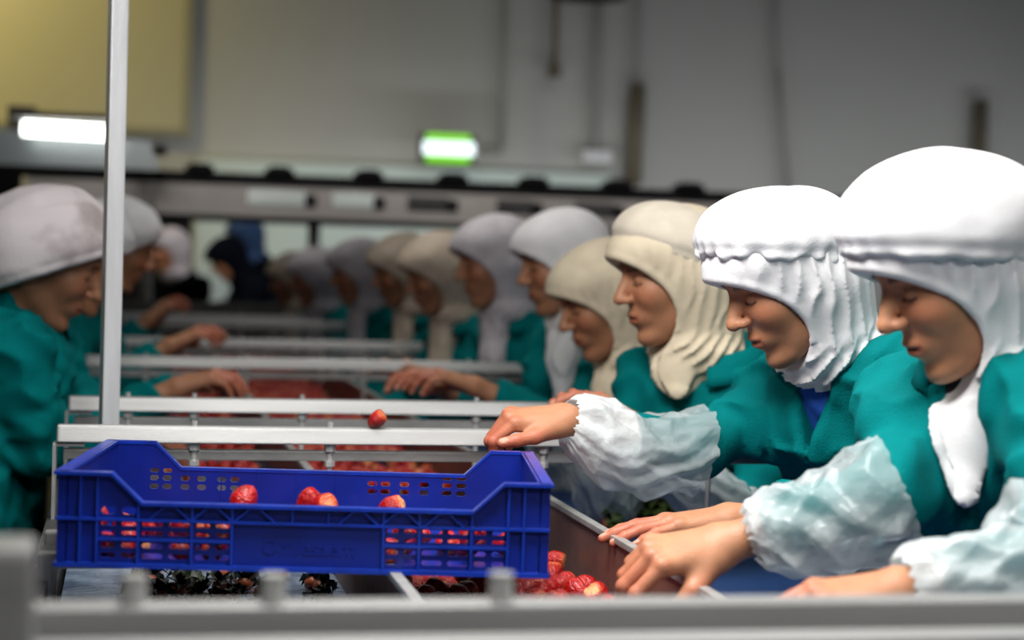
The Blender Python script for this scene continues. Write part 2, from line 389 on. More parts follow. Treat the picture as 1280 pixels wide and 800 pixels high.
# ribs, flanges and rims stand proud of the front plate
b = MB()
b.box(0, CW, -.002, .012, -.001, .004); b.box(0, CW, .0, .012, .0555, .0585)
for a, c in ((B[0], B[3]), (B[4], B[7])): b.box(a, c, .002, .012, .0315, .0345)
for x in (U(101), U(657)): b.box(x - .0014, x + .0014, .001, .012, .0, CH - .002)
for x in (B[0], B[7]): b.box(x - .0014, x + .0014, .001, .012, .0, CH - .004)
for x in (B[1], B[2], B[3], B[4], B[5], B[6]): b.box(x - .0014, x + .0014, .001, .012, 0, LOWZ)
for x in (U(365), U(410)): b.box(x - .0014, x + .0014, .003, .012, .057, LOWZ)
def strut(xa, za, xb, zb):
    d = np.array([xb - xa, zb - za]); n = np.array([-d[1], d[0]]) / np.hypot(*d) * .0013
    b.prism([(xa + n[0], za + n[1]), (xb + n[0], zb + n[1]), (xb - n[0], zb - n[1]), (xa - n[0], za - n[1])], .002, .011)
for x in (U(212), U(265), U(318), U(448), U(502), U(556)):
    strut(x, LOWZ, x - .024, .058); strut(x, LOWZ, x + .024, .058)
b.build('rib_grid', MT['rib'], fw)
def rim(y0, y1, W=CW):
    b = MB(); t = .004; xa, xb = LOW
    b.box(0, xa - DG, y0, y1, CH - t, CH); b.box(xb + DG, W, y0, y1, CH - t, CH); b.box(xa, xb, y0, y1, LOWZ - t, LOWZ)
    b.prism([(xa - DG, CH), (xa - DG, CH - t), (xa, LOWZ - t), (xa, LOWZ)], y0, y1); b.prism([(xb + DG, CH), (xb, LOWZ), (xb, LOWZ - t), (xb + DG, CH - t)], y0, y1)
    return b
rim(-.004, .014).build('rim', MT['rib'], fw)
# back wall
hb = []
for i, x in enumerate((.060, .078, .103, .126, .154, .172)): hb += [(x, x + .0125, .060, .0675), (x, x + .0125, .048, .0555)] + ([(x, x + .0125, .071, .077)] if i < 2 else [])
for x0_ in (.365, .383, .41, .438, .470, .490): hb += [(x0_, x0_ + .0135, .060, .067), (x0_, x0_ + .0135, .049, .056)] + ([(x0_, x0_ + .0135, .071, .077)] if x0_ > .46 else [])
bw = wall_mesh('back_wall', CW, None, LOW, hb, DG, CD - .013, CD - .010).build('back_wall', MT['blue'], crate)
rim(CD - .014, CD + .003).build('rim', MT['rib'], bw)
for x in (.16, .21, .265, .32, .375, .43):
    b = MB(); b.box(x - .0007, x + .0007, CD - .0145, CD - .012, 0, LOWZ); b.build('rib', MT['blue'], bw)
# end walls
for nm, xi, xo, xr in (('left', .010, .013, 0), ('right', CW - .013, CW - .010, CW - .012)):
    b = MB(); b.box(xi, xo, .011, CD - .011, 0, CH)
    sw = b.build('end_wall', MT['blue'], crate)
    b = MB()
    for y in np.linspace(.03, CD - .03, 8): b.box(xr, xr + .012, y - .001, y + .001, 0, CH - .002)
    b.box(xr, xr + .012, .01, CD - .01, .055, .058); b.box(xr - (.0 if xr else .002), xr + (.014 if xr else .012), .0, CD, -.001, .004)
    b.build('rib_grid', MT['blue'], sw)
    b = MB(); b.box(xr - .003, xr + .015, -.003, CD + .003, CH - .004, CH); b.build('rim', MT['rib'], sw)
b = MB(); b.box(.008, CW - .008, .008, CD - .008, -.001, .002)
b.build('base', MT['blue'], crate)
tc_ = bpy.data.curves.new('lettering', 'FONT'); tc_.body = 'Omfesaem'; tc_.size = .026; tc_.extrude = .0012; tc_.align_x = 'CENTER'
to = bpy.data.objects.new('tmp', tc_); COL.objects.link(to); bpy.context.view_layer.update()
tm = bpy.data.meshes.new_from_object(to); bpy.data.objects.remove(to)
lt = link('lettering', tm, MT['blue'], fw, label='raised moulded lettering'); lt.location = (U(385), .0105, .019); lt.rotation_euler = (math.radians(90), 0, 0)
CR = Rz(math.radians(-8.6)) @ Ry(math.radians(.25))
crate.matrix_world = Matrix(np.vstack([np.hstack([CR, np.array([[-.079], [2.262], [1.0205]])]), [0, 0, 0, 1]]).tolist())
CORG = np.array([-.079, 2.262, 1.0205])

# ------------------------------------------------------------------ strawberries
def berry_mesh(seed):
    r = np.random.RandomState(seed); n, m_ = 16, 12
    V = []; C = []
    L = r.uniform(1.15, 1.45); fl = r.uniform(.85, 1.05); cut = r.uniform(.35, .6)
    for j in range(m_ + 1):
        t = j / m_
        for i in range(n):
            a = 2 * math.pi * i / n
            zz = 1 - t * 2
            rad = math.sqrt(max(0, 1 - zz * zz)) ** .85 * (1 - .30 * max(0, -zz)) * (1 + .05 * math.sin(3 * a + seed) + .04 * math.sin(5 * a + t * 4 + seed))
            z = zz * L * .95
            top = L * .95 * .74
            if z > top: z = top - (.06 if rad < cut else 0)
            V.append((rad * math.cos(a) * fl, rad * math.sin(a), z))
            red = np.array([.46, .006, .005]) * (.7 + .4 * r.rand())
            if z > top - .12: red = np.array([.80, .33, .14]) if rad < cut * 1.15 else np.array([.62, .08, .02])
            elif zz > .45: red = red * .6 + np.array([.60, .05, .015]) * .4
            C.append(red)
    Q = [(j * n + i, (j + 1) * n + i, (j + 1) * n + (i + 1) % n, j * n + (i + 1) % n) for j in range(m_) for i in range(n)]
    me = np_mesh('strawberry', np.array(V) * .0145, np.array(Q), True, np.array(C)); me.materials.append(MT['berry'])
    return me
BM = [berry_mesh(s) for s in range(7)]
nb_count = [0]
def put_berry(p, label, group, s=1.0):
    o = bpy.data.objects.new('strawberry', BM[rng.randint(7)]); COL.objects.link(o)
    o.location = tuple(p); o.rotation_euler = tuple(rng.uniform(0, 6.28, 3)); o.scale = (s, s, s)
    tag(o, label, 'strawberry', group); nb_count[0] += 1; return o
# in the middle lane
def lane(Y0, Y1, xa, xb, layers, label, group, dens=1.0, step=.034):
    k = 0
    for L_ in range(layers):
        y = Y0
        while y < Y1:
            x = xa + .017 + (step / 2 if k % 2 else 0)
            while x < xb - .012:
                if rng.rand() < dens * (1 if L_ == 0 else (.85 if x > .52 else .3)):
                    put_berry((x + rng.uniform(-.004, .004), y + rng.uniform(-.004, .004), ZB + .0165 + L_ * .024), label, group, rng.uniform(.92, 1.22))
                x += step
            y += step * .9; k += 1
lane(2.36, 2.72, DL + .005, DR - .02, 2, 'hulled red strawberry heaped on the dark belt below the crate', 'strawberries heaped below the crate', .92, .039)
lane(3.75, 4.1, DL + .03, DR, 1, 'hulled red strawberry on the middle belt behind the second rack', 'strawberries on the belt behind the second rack', .6)
lane(4.95, 5.5, DL, DR, 1, 'hulled red strawberry on the middle belt past the third rack', 'strawberries on the belt past the third rack', .35, .04)
# the mass of berries further down the line: too many to pick apart
Vb, Qb, Cb = [], [], []; src = []
for me in BM[:4]:
    co = np.empty(len(me.vertices) * 3, f32); me.vertices.foreach_get('co', co); cl = np.empty(len(me.vertices) * 4, f32); me.color_attributes['Col'].data.foreach_get('color', cl)
    qd = np.empty(len(me.loops), np.int32); me.loops.foreach_get('vertex_index', qd)
    src.append((co.reshape(-1, 3), qd.reshape(-1, 4) if len(qd) % 4 == 0 and len(me.polygons) * 4 == len(qd) else None, cl.reshape(-1, 4)[:, :3]))
n_ = 0
for i in range(1100):
    co, qd, cl = src[i % 4]
    if qd is None: continue
    if i < 750: x, y = rng.uniform(DL + .02, DR - .02), rng.uniform(4.12, 8.8)
    else: x, y = rng.uniform(XL + .06, DL - .02), rng.uniform(3.95, 8.8)
    R_ = Rz(rng.uniform(0, 6)) @ Rx(rng.uniform(0, 6)); s = rng.uniform(.95, 1.3)
    Vb.append(co @ R_.T * s + np.array([x, y, ZB + .016 + rng.uniform(0, .012)])); Qb.append(qd + n_); Cb.append(cl); n_ += len(co)
me = np_mesh('strawberry_mass', np.concatenate(Vb), np.concatenate(Qb), True, np.concatenate(Cb))
link('strawberry_mass', me, MT['berry'], None, 'mass of red strawberries carried along the belts past the racks', 'strawberries', None, 'stuff')
# inside the crate
for L_, dens in ((0, .62), (1, .50)):
    y = .035; k = 0
    while y < CD - .03:
        x = .03 + (.018 if (k + L_) % 2 else 0)
        while x < CW - .03:
            if rng.rand() < dens * (1.0 if x < .30 else .45) and not (y > (.27 if L_ == 0 else .17)):
                p = CORG + CR @ np.array([x + rng.uniform(-.004, .004), y + rng.uniform(-.004, .004), 0.0175 + L_ * .023])
                put_berry(p, 'hulled red strawberry lying inside the blue crate', 'strawberries inside the blue crate', rng.uniform(.9, 1.15))
            x += .039
        y += .037; k += 1
for (bx, by, s) in ((305, 620, 1.25), (388, 626, 1.45), (405, 628, 1.2), (490, 630, 1.1)):
    p = PY(bx, by + 5, 2.39 - (bx - 300) * .00015); put_berry(p, 'large strawberry topping the pile inside the blue crate', 'strawberries topping the crate pile', s)
p = PY(471, 526, 2.905); ob = put_berry((p[0], 2.905, ZT + .0145), 'single red strawberry resting on the front rack bar', None, 1.05); ob.rotation_euler = (.5, .75, .2)

# cut strawberry tops on the waste belts
def sepal_mesh(seed):
    r = np.random.RandomState(seed); V = []; Fc = []
    n = r.randint(8, 12)
    for i in range(n):
        a = 2 * math.pi * i / n + r.uniform(-.25, .25); L = r.uniform(.015, .027); wd = r.uniform(.006, .0105); up = r.uniform(-.002, .016); base = len(V)
        d = np.array([math.cos(a), math.sin(a), 0]); s = np.array([-d[1], d[0], 0])
        for t, ww, z in ((0, .4, .004), (.35, 1, .006 + up * .5), (.7, .75, .005 + up), (1, .06, up * .6)):
            for q in (-1, 0, 1): V.append(d * L * t + s * wd * ww * q + np.array([0, 0, z + (.0015 if q else 0)]))
        for k in range(3):
            for q in (0, 1): Fc.append((base + k * 3 + q, base + k * 3 + q + 1, base + k * 3 + q + 4, base + k * 3 + q + 3))
    return np_mesh('sepals', np.array(V), np.array(Fc), False)
def stub_mesh():
    V = []; n = 10
    for z, r in ((-.007, .004), (-.006, .010), (0, .0115), (.005, .009)):
        for i in range(n): a = 6.2832 * i / n; V.append((r * math.cos(a), r * math.sin(a), z))
    Q = [(j * n + i, j * n + (i + 1) % n, (j + 1) * n + (i + 1) % n, (j + 1) * n + i) for j in range(3) for i in range(n)]
    return np_mesh('stub', np.array(V), np.array(Q), True)
SEP = {}
for nm in ('leaf', 'leaf2'):
    SEP[nm] = [sepal_mesh(s + (9 if nm == 'leaf' else 0)) for s in range(5)]
    for me in SEP[nm]: me.materials.append(MT[nm])
STUB = stub_mesh(); STUB.materials.append(MT['stub'])
def put_top(p, lm, label, group, s=1.0):
    o = empty('leafy_hull', tuple(p), label, 'strawberry top', group); o.scale = (s, s, s)
    o.rotation_euler = (rng.uniform(-.7, .7), rng.uniform(-.7, .7), rng.uniform(0, 6))
    link('sepals', SEP[lm][rng.randint(5)], None, o); link('stub', STUB, None, o)
def scatter(n, pick, z, xmin, xmax):
    out = []
    for _ in range(3000):
        if len(out) >= n: break
        px, py = pick(); p = PZ(px, py, z)
        if xmin < p[0] < xmax and all(math.hypot(p[0] - o[0], p[1] - o[1]) > .036 for o in out): out.append(p)
    return out
for p in scatter(24, lambda: (random.choice([random.uniform(170, 260), random.uniform(270, 350), random.uniform(385, 445)]), random.uniform(714, 756)), ZB + .012, XL + .05, DL - .03):
    put_top((p[0], p[1], ZB + .014), 'leaf2', 'wet dark strawberry top discarded on the grey belt below the crate', 'strawberry tops on the grey waste belt', 1.15)
for p in scatter(24, lambda: (random.choice([random.uniform(745, 805), random.uniform(808, 885)]), random.uniform(600, 655)), ZB + .02, DR + .03, XR - .06):
    put_top((p[0], p[1], ZB + .018), 'leaf', 'cut green strawberry top on the blue belt beside the divider', 'strawberry tops on the blue waste belt', 1.3)

# ------------------------------------------------------------------ people
def unit(v): v = np.asarray(v, float); return v / (np.linalg.norm(v) + 1e-12)
def frame(fwd, up):                                        # columns: fwd, left, up
    f = unit(fwd); l = unit(np.cross(up, f)); return np.stack([f, l, np.cross(f, l)], 1)
def head_frame(yaw_deg, pitch_deg, roll_deg=0):            # yaw: heading in the ground plane, pitch: downwards
    return Rz(math.radians(yaw_deg)) @ Ry(math.radians(pitch_deg)) @ Rx(math.radians(roll_deg))

def head_sdf(q):
    A = np.abs(q); S = np.stack([q[:, 0], A[:, 1], q[:, 2]], 1)          # mirrored
    d = ell(q, (-.012, 0, .030), (.096, .074, .080))
    d = smin(d, ell(q, (.034, 0, -.030), (.058, .057, .078)), .03)
    d = smin(d, cap(S, (-.025, .052, -.045), (.052, .020, -.098), .017, .015), .025)
    d = smin(d, ell(q, (.070, 0, -.102), (.022, .024, .018)), .018)
    d = smin(d, ell(S, (.060, .036, -.022), (.028, .024, .026)), .02)     # cheeks
    d = smin(d, cap(S, (.083, 0, .030), (.074, .040, .027), .011, .010), .012)   # brow
    d = smax(d, -ell(S, (.098, .031, .006), (.018, .016, .012)), .012)    # sockets
    d = smin(d, ell(S, (.070, .031, .005), (.0165, .0150, .0125)), .004)  # closed lids
    d = smin(d, cap(q, (.086, 0, .018), (.110, 0, -.020), .0075, .0105), .010)
    d = smin(d, ell(q, (.111, 0, -.024), (.0115, .0115, .0095)), .006)
    d = smin(d, ell(S, (.099, .0125, -.027), (.011, .0075, .0075)), .005)
    d = smin(d, ell(q, (.078, 0, -.062), (.021, .030, .020)), .014)       # mouth mound
    d = smin(d, ell(q, (.0935, 0, -.0560), (.0075, .021, .0050)), .004)
    d = smin(d, ell(q, (.0915, 0, -.0685), (.0080, .018, .0058)), .004)
    d = smax(d, -ell(q, (.103, 0, -.0620), (.012, .022, .0016)), .003)
    d = smax(d, -ell(q, (.106, 0, -.081), (.010, .014, .006)), .008)
    return d
SKIN = np.array([.47, .215, .115])
def face_cols(q, skin):
    c = np.tile(skin, (len(q), 1)).astype(float); y = np.abs(q[:, 1])
    def mix(m, col): m = np.clip(m, 0, 1)[:, None]; c[:] = c * (1 - m) + np.array(col) * m
    g = lambda x, s: np.exp(-(x / s) ** 2)
    fr = q[:, 0] > .06
    mix(.55 * fr * g(q[:, 2] + .025, .022) * g(y - .045, .025), skin * np.array([1.1, .8, .75]))
    mix(.8 * (q[:, 0] > .08) * g(q[:, 2] + .0625, .0085) * (y < .024), skin * np.array([.85, .45, .45]))
    mix(.95 * fr * g(q[:, 2] + .0620, .0016) * (y < .021), (.05, .015, .012))
    mix(.9 * fr * g(q[:, 2] - (.026 - .10 * (y - .03) ** 2 / .03), .0035) * (y > .014) * (y < .048), (.018, .011, .008))
    mix(.95 * fr * g(q[:, 2] - (-.0035 + 12 * (y - .031) ** 2), .0018) * (y > .017) * (y < .046), (.012, .008, .007))
    mix(.35 * fr * g(q[:, 2] - .012, .008) * (y > .015) * (y < .046), skin * .55)
    return c

FING = [((.086, .027, .002), (.041, .025, .019), .0088), ((.091, .008, .004), (.045, .028, .020), .0090),
        ((.087, -.011, .002), (.041, .026, .019), .0086), ((.078, -.029, -.002), (.032, .020, .017), .0076)]
def hand_parts(curl, spread, thumb):
    """list of tapered capsules in hand space: x to the fingers, y to the thumb, z the back of the hand"""
    pal = [((.004, .010, 0), (.080, .026, .001), .0165, .0115), ((.004, 0, 0), (.086, .008, .002), .0170, .0120),
           ((.004, -.006, 0), (.082, -.011, .001), .0165, .0115), ((.006, -.013, -.001), (.073, -.028, -.003), .0150, .0105),
           ((.012, .018, -.008), (.045, .026, -.010), .0150, .0110)]
    fs = []; nails = []
    for k, (m, ln, r) in enumerate(FING):
        p = np.array(m); sp = math.radians(spread[k]); fl = 0
        for j in range(3):
            fl += math.radians(curl[k][j])
            d = np.array([math.cos(fl) * math.cos(sp), math.cos(fl) * math.sin(sp), -math.sin(fl)])
            e = p + d * ln[j]
            fs.append((p, e, r * (1.06 - .10 * j), r * (1.0 - .13 * j) if j < 2 else r * .70, k))
            if j == 2:
                nz = np.array([math.sin(fl) * math.cos(sp), math.sin(fl) * math.sin(sp), math.cos(fl)])
                nails.append((e - d * .001, d, nz, r * .72))
            p = e
    p = np.array((.020, .022, -.006)); d = unit(thumb[0])
    for j, (L, r1, r2) in enumerate(((.043, .0155, .0125), (.031, .0115, .0100), (.025, .0102, .0078))):
        dj = unit(thumb[j]); e = p + dj * L; fs.append((p, e, r1, r2, 4))
        if j == 2:
            nz = unit(np.cross(dj, np.cross(np.array([.0, .55, .85]), dj))); nails.append((e - dj * .001, dj, nz, .0080))
        p = e
    return pal, fs, nails
def build_hand(wrist, fwd, dorsal, right, pose, elbow, h, skin, scale=1.0, red=.5, farm=.0):
    """returns world vertices, quads, colours; the forearm is part of the same surface"""
    R = frame(fwd, dorsal); sgn = 1 if right else -1
    curl, spread, thumb = pose; pal, fs, nails = hand_parts(curl, spread, thumb)
    toL = lambda Pw: ((np.asarray(Pw, float) - wrist) @ R / scale) * np.array([1, sgn, 1])
    el = toL(elbow); eL = el * min(1.0, farm / np.linalg.norm(el)) if farm else el
    def fn(P):
        d = None
        for a, b_, r1, r2 in pal:
            v = cap(P, a, b_, r1, r2); d = v if d is None else smin(d, v, .014)
        q = P * np.array([1, .82, 1.12], f32)
        d = smin(d, cap(P, eL * .04 - np.array([.004, 0, 0]), eL, .0215, .036), .022)
        by = {}
        for a, b_, r1, r2, k in fs:
            v = cap(P, a, b_, r1, r2); by[k] = v if k not in by else smin(by[k], v, .004)
        for k in by: d = smin(d, by[k], .0045 if k < 4 else .010)
        for k in range(4):                                                # knuckles and tendons
            d = smin(d, ell(P, np.array(FING[k][0]) + np.array([-.003, 0, .005]), (.010, .0075, .007)), .006)
        for e, dd, nz, r in nails:                                        # nail plates
            c = e + nz * r * .80 - dd * .002
            d = smin(d, ell(P, c, (.0072, .0052, .0016), frame(dd, nz)), .001)
        return d
    pts = np.array([x for a, b_, *_ in fs + [(eL, eL)] + pal for x in (a, b_)])
    lo = pts.min(0) - .03; hi = pts.max(0) + .03
    lo[1:] -= .012; hi[1:] += .012
    V, Q = nets(fn, lo, hi, h)
    c = np.tile(skin, (len(V), 1)).astype(float)
    tip = np.clip((V[:, 0] - .07) / .05, 0, 1); tip = np.maximum(tip, np.clip((V[:, 1] - .035) / .03, 0, 1))
    c = c * (1 - red * tip[:, None] * np.array([-.02, .48, .42]))
    for k in range(4):
        kk = np.exp(-(np.linalg.norm(V - (np.array(FING[k][0]) + np.array([0, 0, .008])), axis=1) / .010) ** 2)[:, None] * .35
        c = c * (1 - kk * np.array([.05, .25, .25]))
    for e, dd, nz, r in nails:
        cc = e + nz * r * .85 - dd * .002; m = (np.linalg.norm((V - cc) @ frame(dd, nz) / np.array([.0078, .0056, .0035]), axis=1) < 1)
        c[m] = np.array([.58, .28, .20])
    W = (V * np.array([1, sgn, 1]) * scale) @ R.T + wrist
    if sgn < 0: Q = Q[:, ::-1]
    return W, Q, c

RELAX = ([(22, 28, 18), (26, 30, 20), (30, 32, 22), (34, 34, 22)], (6, 1, -4, -9), ((.72, .62, -.35), (.85, .40, -.42), (.90, .25, -.40)))
GRIP = ([(42, 56, 26), (56, 58, 26), (60, 56, 26), (62, 52, 26)], (3, 0, -3, -6), ((.80, .52, -.10), (.96, .24, -.10), (.98, .05, -.16)))
FLAT = ([(4, 8, 6), (6, 9, 6), (8, 10, 8), (10, 12, 8)], (4, 0, -3, -7), ((.75, .62, -.22), (.9, .42, -.2), (.95, .3, -.2)))
PICK = ([(40, 34, 14), (46, 36, 14), (52, 36, 16), (54, 36, 16)], (10, 2, -5, -12), ((.74, .56, -.38), (.80, .22, -.58), (.84, .05, -.60)))

def joined(parts):
    Vs, Qs, Cs, n = [], [], [], 0
    for V, Q, C in parts: Vs.append(V); Qs.append(Q + n); Cs.append(C); n += len(V)
    return np.concatenate(Vs), np.concatenate(Qs), np.concatenate(Cs)

def sleeve_tube(pts, radii, nu, nv, seed, amp, opac, ruffle=.3, sagk=.22):
    """crinkled plastic oversleeve around a polyline; radii and opacity along it"""
    pts = np.array(pts); seg = np.linalg.norm(np.diff(pts, axis=0), axis=1); s = np.concatenate([[0], np.cumsum(seg)]) / seg.sum()
    u = np.linspace(0, 1, nu); C = np.stack([np.interp(u, s, pts[:, i]) for i in range(3)], 1)
    for _ in range(max(2, nu // 12)): C[1:-1] = (C[:-2] + 2 * C[1:-1] + C[2:]) / 4
    rr = np.interp(u, *np.array(radii).T); op = np.interp(u, *np.array(opac).T)
    T = np.gradient(C, axis=0); T /= np.linalg.norm(T, axis=1)[:, None]
    N = np.cross(T, np.array([0, 0, 1.])); N /= np.linalg.norm(N, axis=1)[:, None]; Bn = np.cross(T, N)
    a = np.linspace(0, 2 * math.pi, nv, endpoint=False)
    UU, AA = np.meshgrid(u, a, indexing='ij'); r = np.random.RandomState(seed)
    disp = np.zeros_like(UU); warp = np.sin(AA * 2 + UU * 5 + seed) * .6 + np.sin(AA * 3 - UU * 9) * .4
    for k in range(10):
        ka = r.randint(1, 6); ku = r.uniform(2, 10) * (1 if k % 2 else -1)
        disp += (1 - 2 * np.abs(np.sin(ka * AA + ku * UU + warp * r.uniform(.5, 1.2) + r.uniform(0, 6)))) / (1 + .16 * k)
    disp /= 3.2
    edge = np.exp(-UU / .05) + .25 * np.exp(-(1 - UU) / .03)
    ruf = (np.sin(AA * 19 + 3 * np.sin(AA * 3 + seed)) * .6 + np.sin(AA * 31 + 2 * np.sin(AA * 5)) * .4) * edge * ruffle
    Rr = rr[:, None] * (1 + amp * disp * (1 - .6 * np.exp(-UU / .04)) + .22 * ruf)
    V = C[:, None] + N[:, None] * (np.cos(AA) * Rr)[..., None] + Bn[:, None] * (np.sin(AA) * Rr)[..., None]
    V = V + np.array([0, 0, -1.]) * (np.sin(math.pi * UU) * rr[:, None] * sagk)[..., None]
    V = V + T[:, None] * (ruf * rr[:, None] * .35)[..., None]
    idx = np.arange(nu * nv).reshape(nu, nv); j = np.roll(idx, -1, axis=1)
    Q = np.stack([idx[:-1], j[:-1], j[1:], idx[1:]], -1).reshape(-1, 4)
    return V.reshape(-1, 3), Q, np.repeat(op, nv)

def person(label, head, hyaw, hpitch, hroll=0, tyaw=None, hs=1.0, scarf='scarfw', capm='white', capspec=None, style='wrap',
           nb=None, pel=None, SLd=None, SRd=None, EL=None, ER=None, WL=None, WR=None, handL=None, handR=None, covers=(), drape=None,
           shirt=None, res=1.0, seed=1, group=None, coat='teal', skin=1.0, sleeve_end=(1.0, 1.0), apron=False, has_hands=True, lowfold=1.0,
           lean=.22, side=1, face_open=.038, vneck=.0):
    head = np.asarray(head, float); R = head_frame(hyaw, hpitch, hroll); sk = SKIN * skin
    tyaw = hyaw if tyaw is None else tyaw
    TF = Rz(math.radians(tyaw)); tf, tl = TF[:, 0], TF[:, 1]; up = np.array([0, 0, 1.])
    if nb is None: nb = head - R[:, 0] * .035 - R[:, 2] * .12 * hs - up * .055 - tf * .045
    nb = np.asarray(nb, float)
    if pel is None: pel = np.array([nb[0], nb[1], .90]) - tf * lean
    pel = np.asarray(pel, float); base = np.array([pel[0], pel[1], 0])
    SLd = nb + tl * .155 - up * .045 if SLd is None else np.asarray(SLd, float)
    SRd = nb - tl * .155 - up * .045 if SRd is None else np.asarray(SRd, float)
    EL = SLd + tf * .10 + tl * .01 - up * .235 if EL is None else np.asarray(EL, float)
    ER = SRd + tf * .10 - tl * .01 - up * .235 if ER is None else np.asarray(ER, float)
    WL = EL + tf * .22 - tl * .03 - up * .01 if WL is None else np.asarray(WL, float)
    WR = ER + tf * .22 + tl * .03 - up * .01 if WR is None else np.asarray(WR, float)
    root = empty('person', tuple(base), label, 'person', group)
    fine = res < 1.5
    # --- body: head, neck, trunk, legs, arms and hands
    parts = []
    hh = .0026 * max(1, res) * (1 if fine else 1.15)
    nl = (nb - head) @ R / hs
    def fh(P):
        d = head_sdf(P); return smin(d, cap(P, (-.03, 0, -.05), nl, .047, .055), .025)
    lo = np.minimum(np.array([-.125, -.095, -.14]), nl - .06); hi = np.array([.135, .095, .135])
    V, Q = nets(fh, lo, hi, hh / hs); parts.append((V * hs @ R.T + head, Q, face_cols(V, sk)))
    T2 = np.stack([tf, tl, up], 1)
    def fb(P):
        d = cap(P, pel, nb - up * .12, .095, .078); d = smin(d, cap(P, SLd, SRd, .05), .06)
        for S, E_, W in ((SLd, EL, WL), (SRd, ER, WR)):
            d = smin(d, cap(P, S, E_, .043, .036), .02); d = smin(d, cap(P, E_, E_ + (W - E_) * .9, .036, .024), .01)
        for sg in (-1, 1):
            hip = pel + tl * .085 * sg; d = smin(d, cap(P, hip, np.array([hip[0], hip[1], .08]), .075, .035), .03)
            d = smin(d, cap(P, (hip[0], hip[1], .04), np.array([hip[0], hip[1], .03]) + tf * .13, .035, .03), .02)
        return smin(d, cap(P, nb - up * .1, nb + up * .02, .05, .05), .03)
    allp = np.array([pel, nb, SLd, SRd, EL, ER, WL, WR]); lo = allp.min(0) - .16; hi = allp.max(0) + .12; lo[2] = 0.0
    V, Q = nets(fb, lo, hi, .02); parts.append((V, Q, np.tile(sk, (len(V), 1))))
    hs_ = .0022 if res <= 1 else (.003 if res < 1.6 else .0045)
    if has_hands:
        for W, E_, hd, right in ((WL, EL, handL, False), (WR, ER, handR, True)):
            if hd is None: hd = dict(fwd=unit(W - E_) + np.array([0, 0, -.15]), dorsal=up, pose=RELAX)
            parts.append(build_hand(W, hd['fwd'], hd['dorsal'], right, hd['pose'], E_, hs_, sk * hd.get('tone', 1.0), hd.get('scale', .98), hd.get('red', .6), .17))
    V, Q, C_ = joined(parts)
    link('body', np_mesh('body', V - base, Q, True, C_), MT['skin'], root)
    # --- coat
    hj = .0065 * res if fine else .012
    TFa = np.stack([tf, tl, up], 1).astype(f32)
    def fold(P, s):
        n1 = wnoise(P, .16, s, 2)
        n2 = 1 - 2 * np.abs(np.sin((P @ np.array([9, 4, 17], f32)) * 1.3 + n1 * 2.6 + s))
        return (n1 * .0055 + n2 * .0042) * lowfold
    hem = pel - up * .30
    def fj(P):
        q = (P - nb.astype(f32)) @ TFa; qs = q * np.array([1, .72, 1], f32)
        pl = (pel - nb) @ T2; hl = (hem - nb) @ T2; s72 = np.array([1, .72, 1])
        ch = pl * .30 + np.array([.025, 0, 0])
        d = cap(qs, np.array([.015, 0, -.11]), ch * s72, .098, .122)
        d = smin(d, cap(qs, ch * s72, pl * s72, .122, .128), .03)
        d = smin(d, cap(qs, pl * s72, hl * s72, .128, .150), .03)
        d = smin(d, cap(P, SLd, SRd, .058), .05)
        d = smin(d, cap(P, nb - up * .05, nb + up * .015, .085, .066), .03)
        for S, E_, W, se, cv_ in ((SLd, EL, WL, sleeve_end[0], 'L' in covers), (SRd, ER, WR, sleeve_end[1], 'R' in covers)):
            We = E_ + (W - E_) * (.86 * se)
            fa = cap(P, S, E_, .066, .044 if cv_ else .058); ab = (E_ - S).astype(f32); t = (P - S.astype(f32)) @ ab / float(ab @ ab)
            fa = fa - .0065 * (np.clip(1.0 - t * 1.1, 0, 1) if cv_ else 1.0) * np.sin(t * 19 + wnoise(P, .12, seed + 5, 1) * 2.2) * np.clip(t * 1.4, 0, 1)
            d = smin(d, fa, .045)
            fo = cap(P, E_, We, .043 if cv_ else .057, .036 if cv_ else .047); ab2 = (We - E_).astype(f32); t2 = (P - E_.astype(f32)) @ ab2 / float(ab2 @ ab2)
            fo = fo - (.001 if cv_ else .006) * np.sin(t2 * 17 + wnoise(P, .10, seed + 8, 1) * 2) * np.clip(1.2 - t2, 0, 1)
            fo = np.maximum(fo, (t2 - 1.0) * np.linalg.norm(ab2))
            d = smin(d, fo, .03)
        fm = 1.0
        for E_, W, k_ in ((EL, WL, 'L'), (ER, WR, 'R')):
            if k_ in covers: fm = fm * np.clip((cap(P, E_, W, .0) - .046) / .03, 0, 1)
        d = d - fold(P, seed) * fm
        if vneck > 0:                                              # open lapels with a raised edge
            wv = np.minimum((q[:, 2] + vneck) * .26, .034)
            e = np.maximum(np.abs(q[:, 1]) - wv, -(q[:, 0] - .02)); lap = np.exp(-((e - .014) / .012) ** 2) * (q[:, 0] > 0) * (q[:, 2] < .05)
            d = d - .007 * lap
            d = smax(d, -np.maximum(e, .055 - q[:, 0] + np.clip(-q[:, 2] - .02, 0, .07) * .2), .004)
        return np.maximum(d, -(P[:, 2] - hem[2] - .01))
    lo = allp.min(0) - .19; hi = allp.max(0) + .13; lo[2] = hem[2] - .02
    V, Q = nets(fj, lo, hi, hj)
    jk = link('coat', np_mesh('coat', V - base, Q), MT[coat], root, label='teal work coat')
    # collar: folded band standing around the neck
    nu, nv = 40, 6; cv = []
    for i in range(nu):
        a = math.radians(-150 + 300 * i / (nu - 1)); dr = -tf * math.cos(a) + tl * math.sin(a) * 1.05
        fr = (1 - math.cos(a)) / 2
        for k in range(nv):
            t = k / (nv - 1)
            rad = .070 + .012 * fr + (.016 * math.sin(t * math.pi * .5) + (.020 * max(0, t - .45)))
            zz = .052 - .045 * fr - (max(0, t - .35) * .085) + min(t, .35) * .02
            cv.append(nb + dr * rad + up * zz + tf * .012)
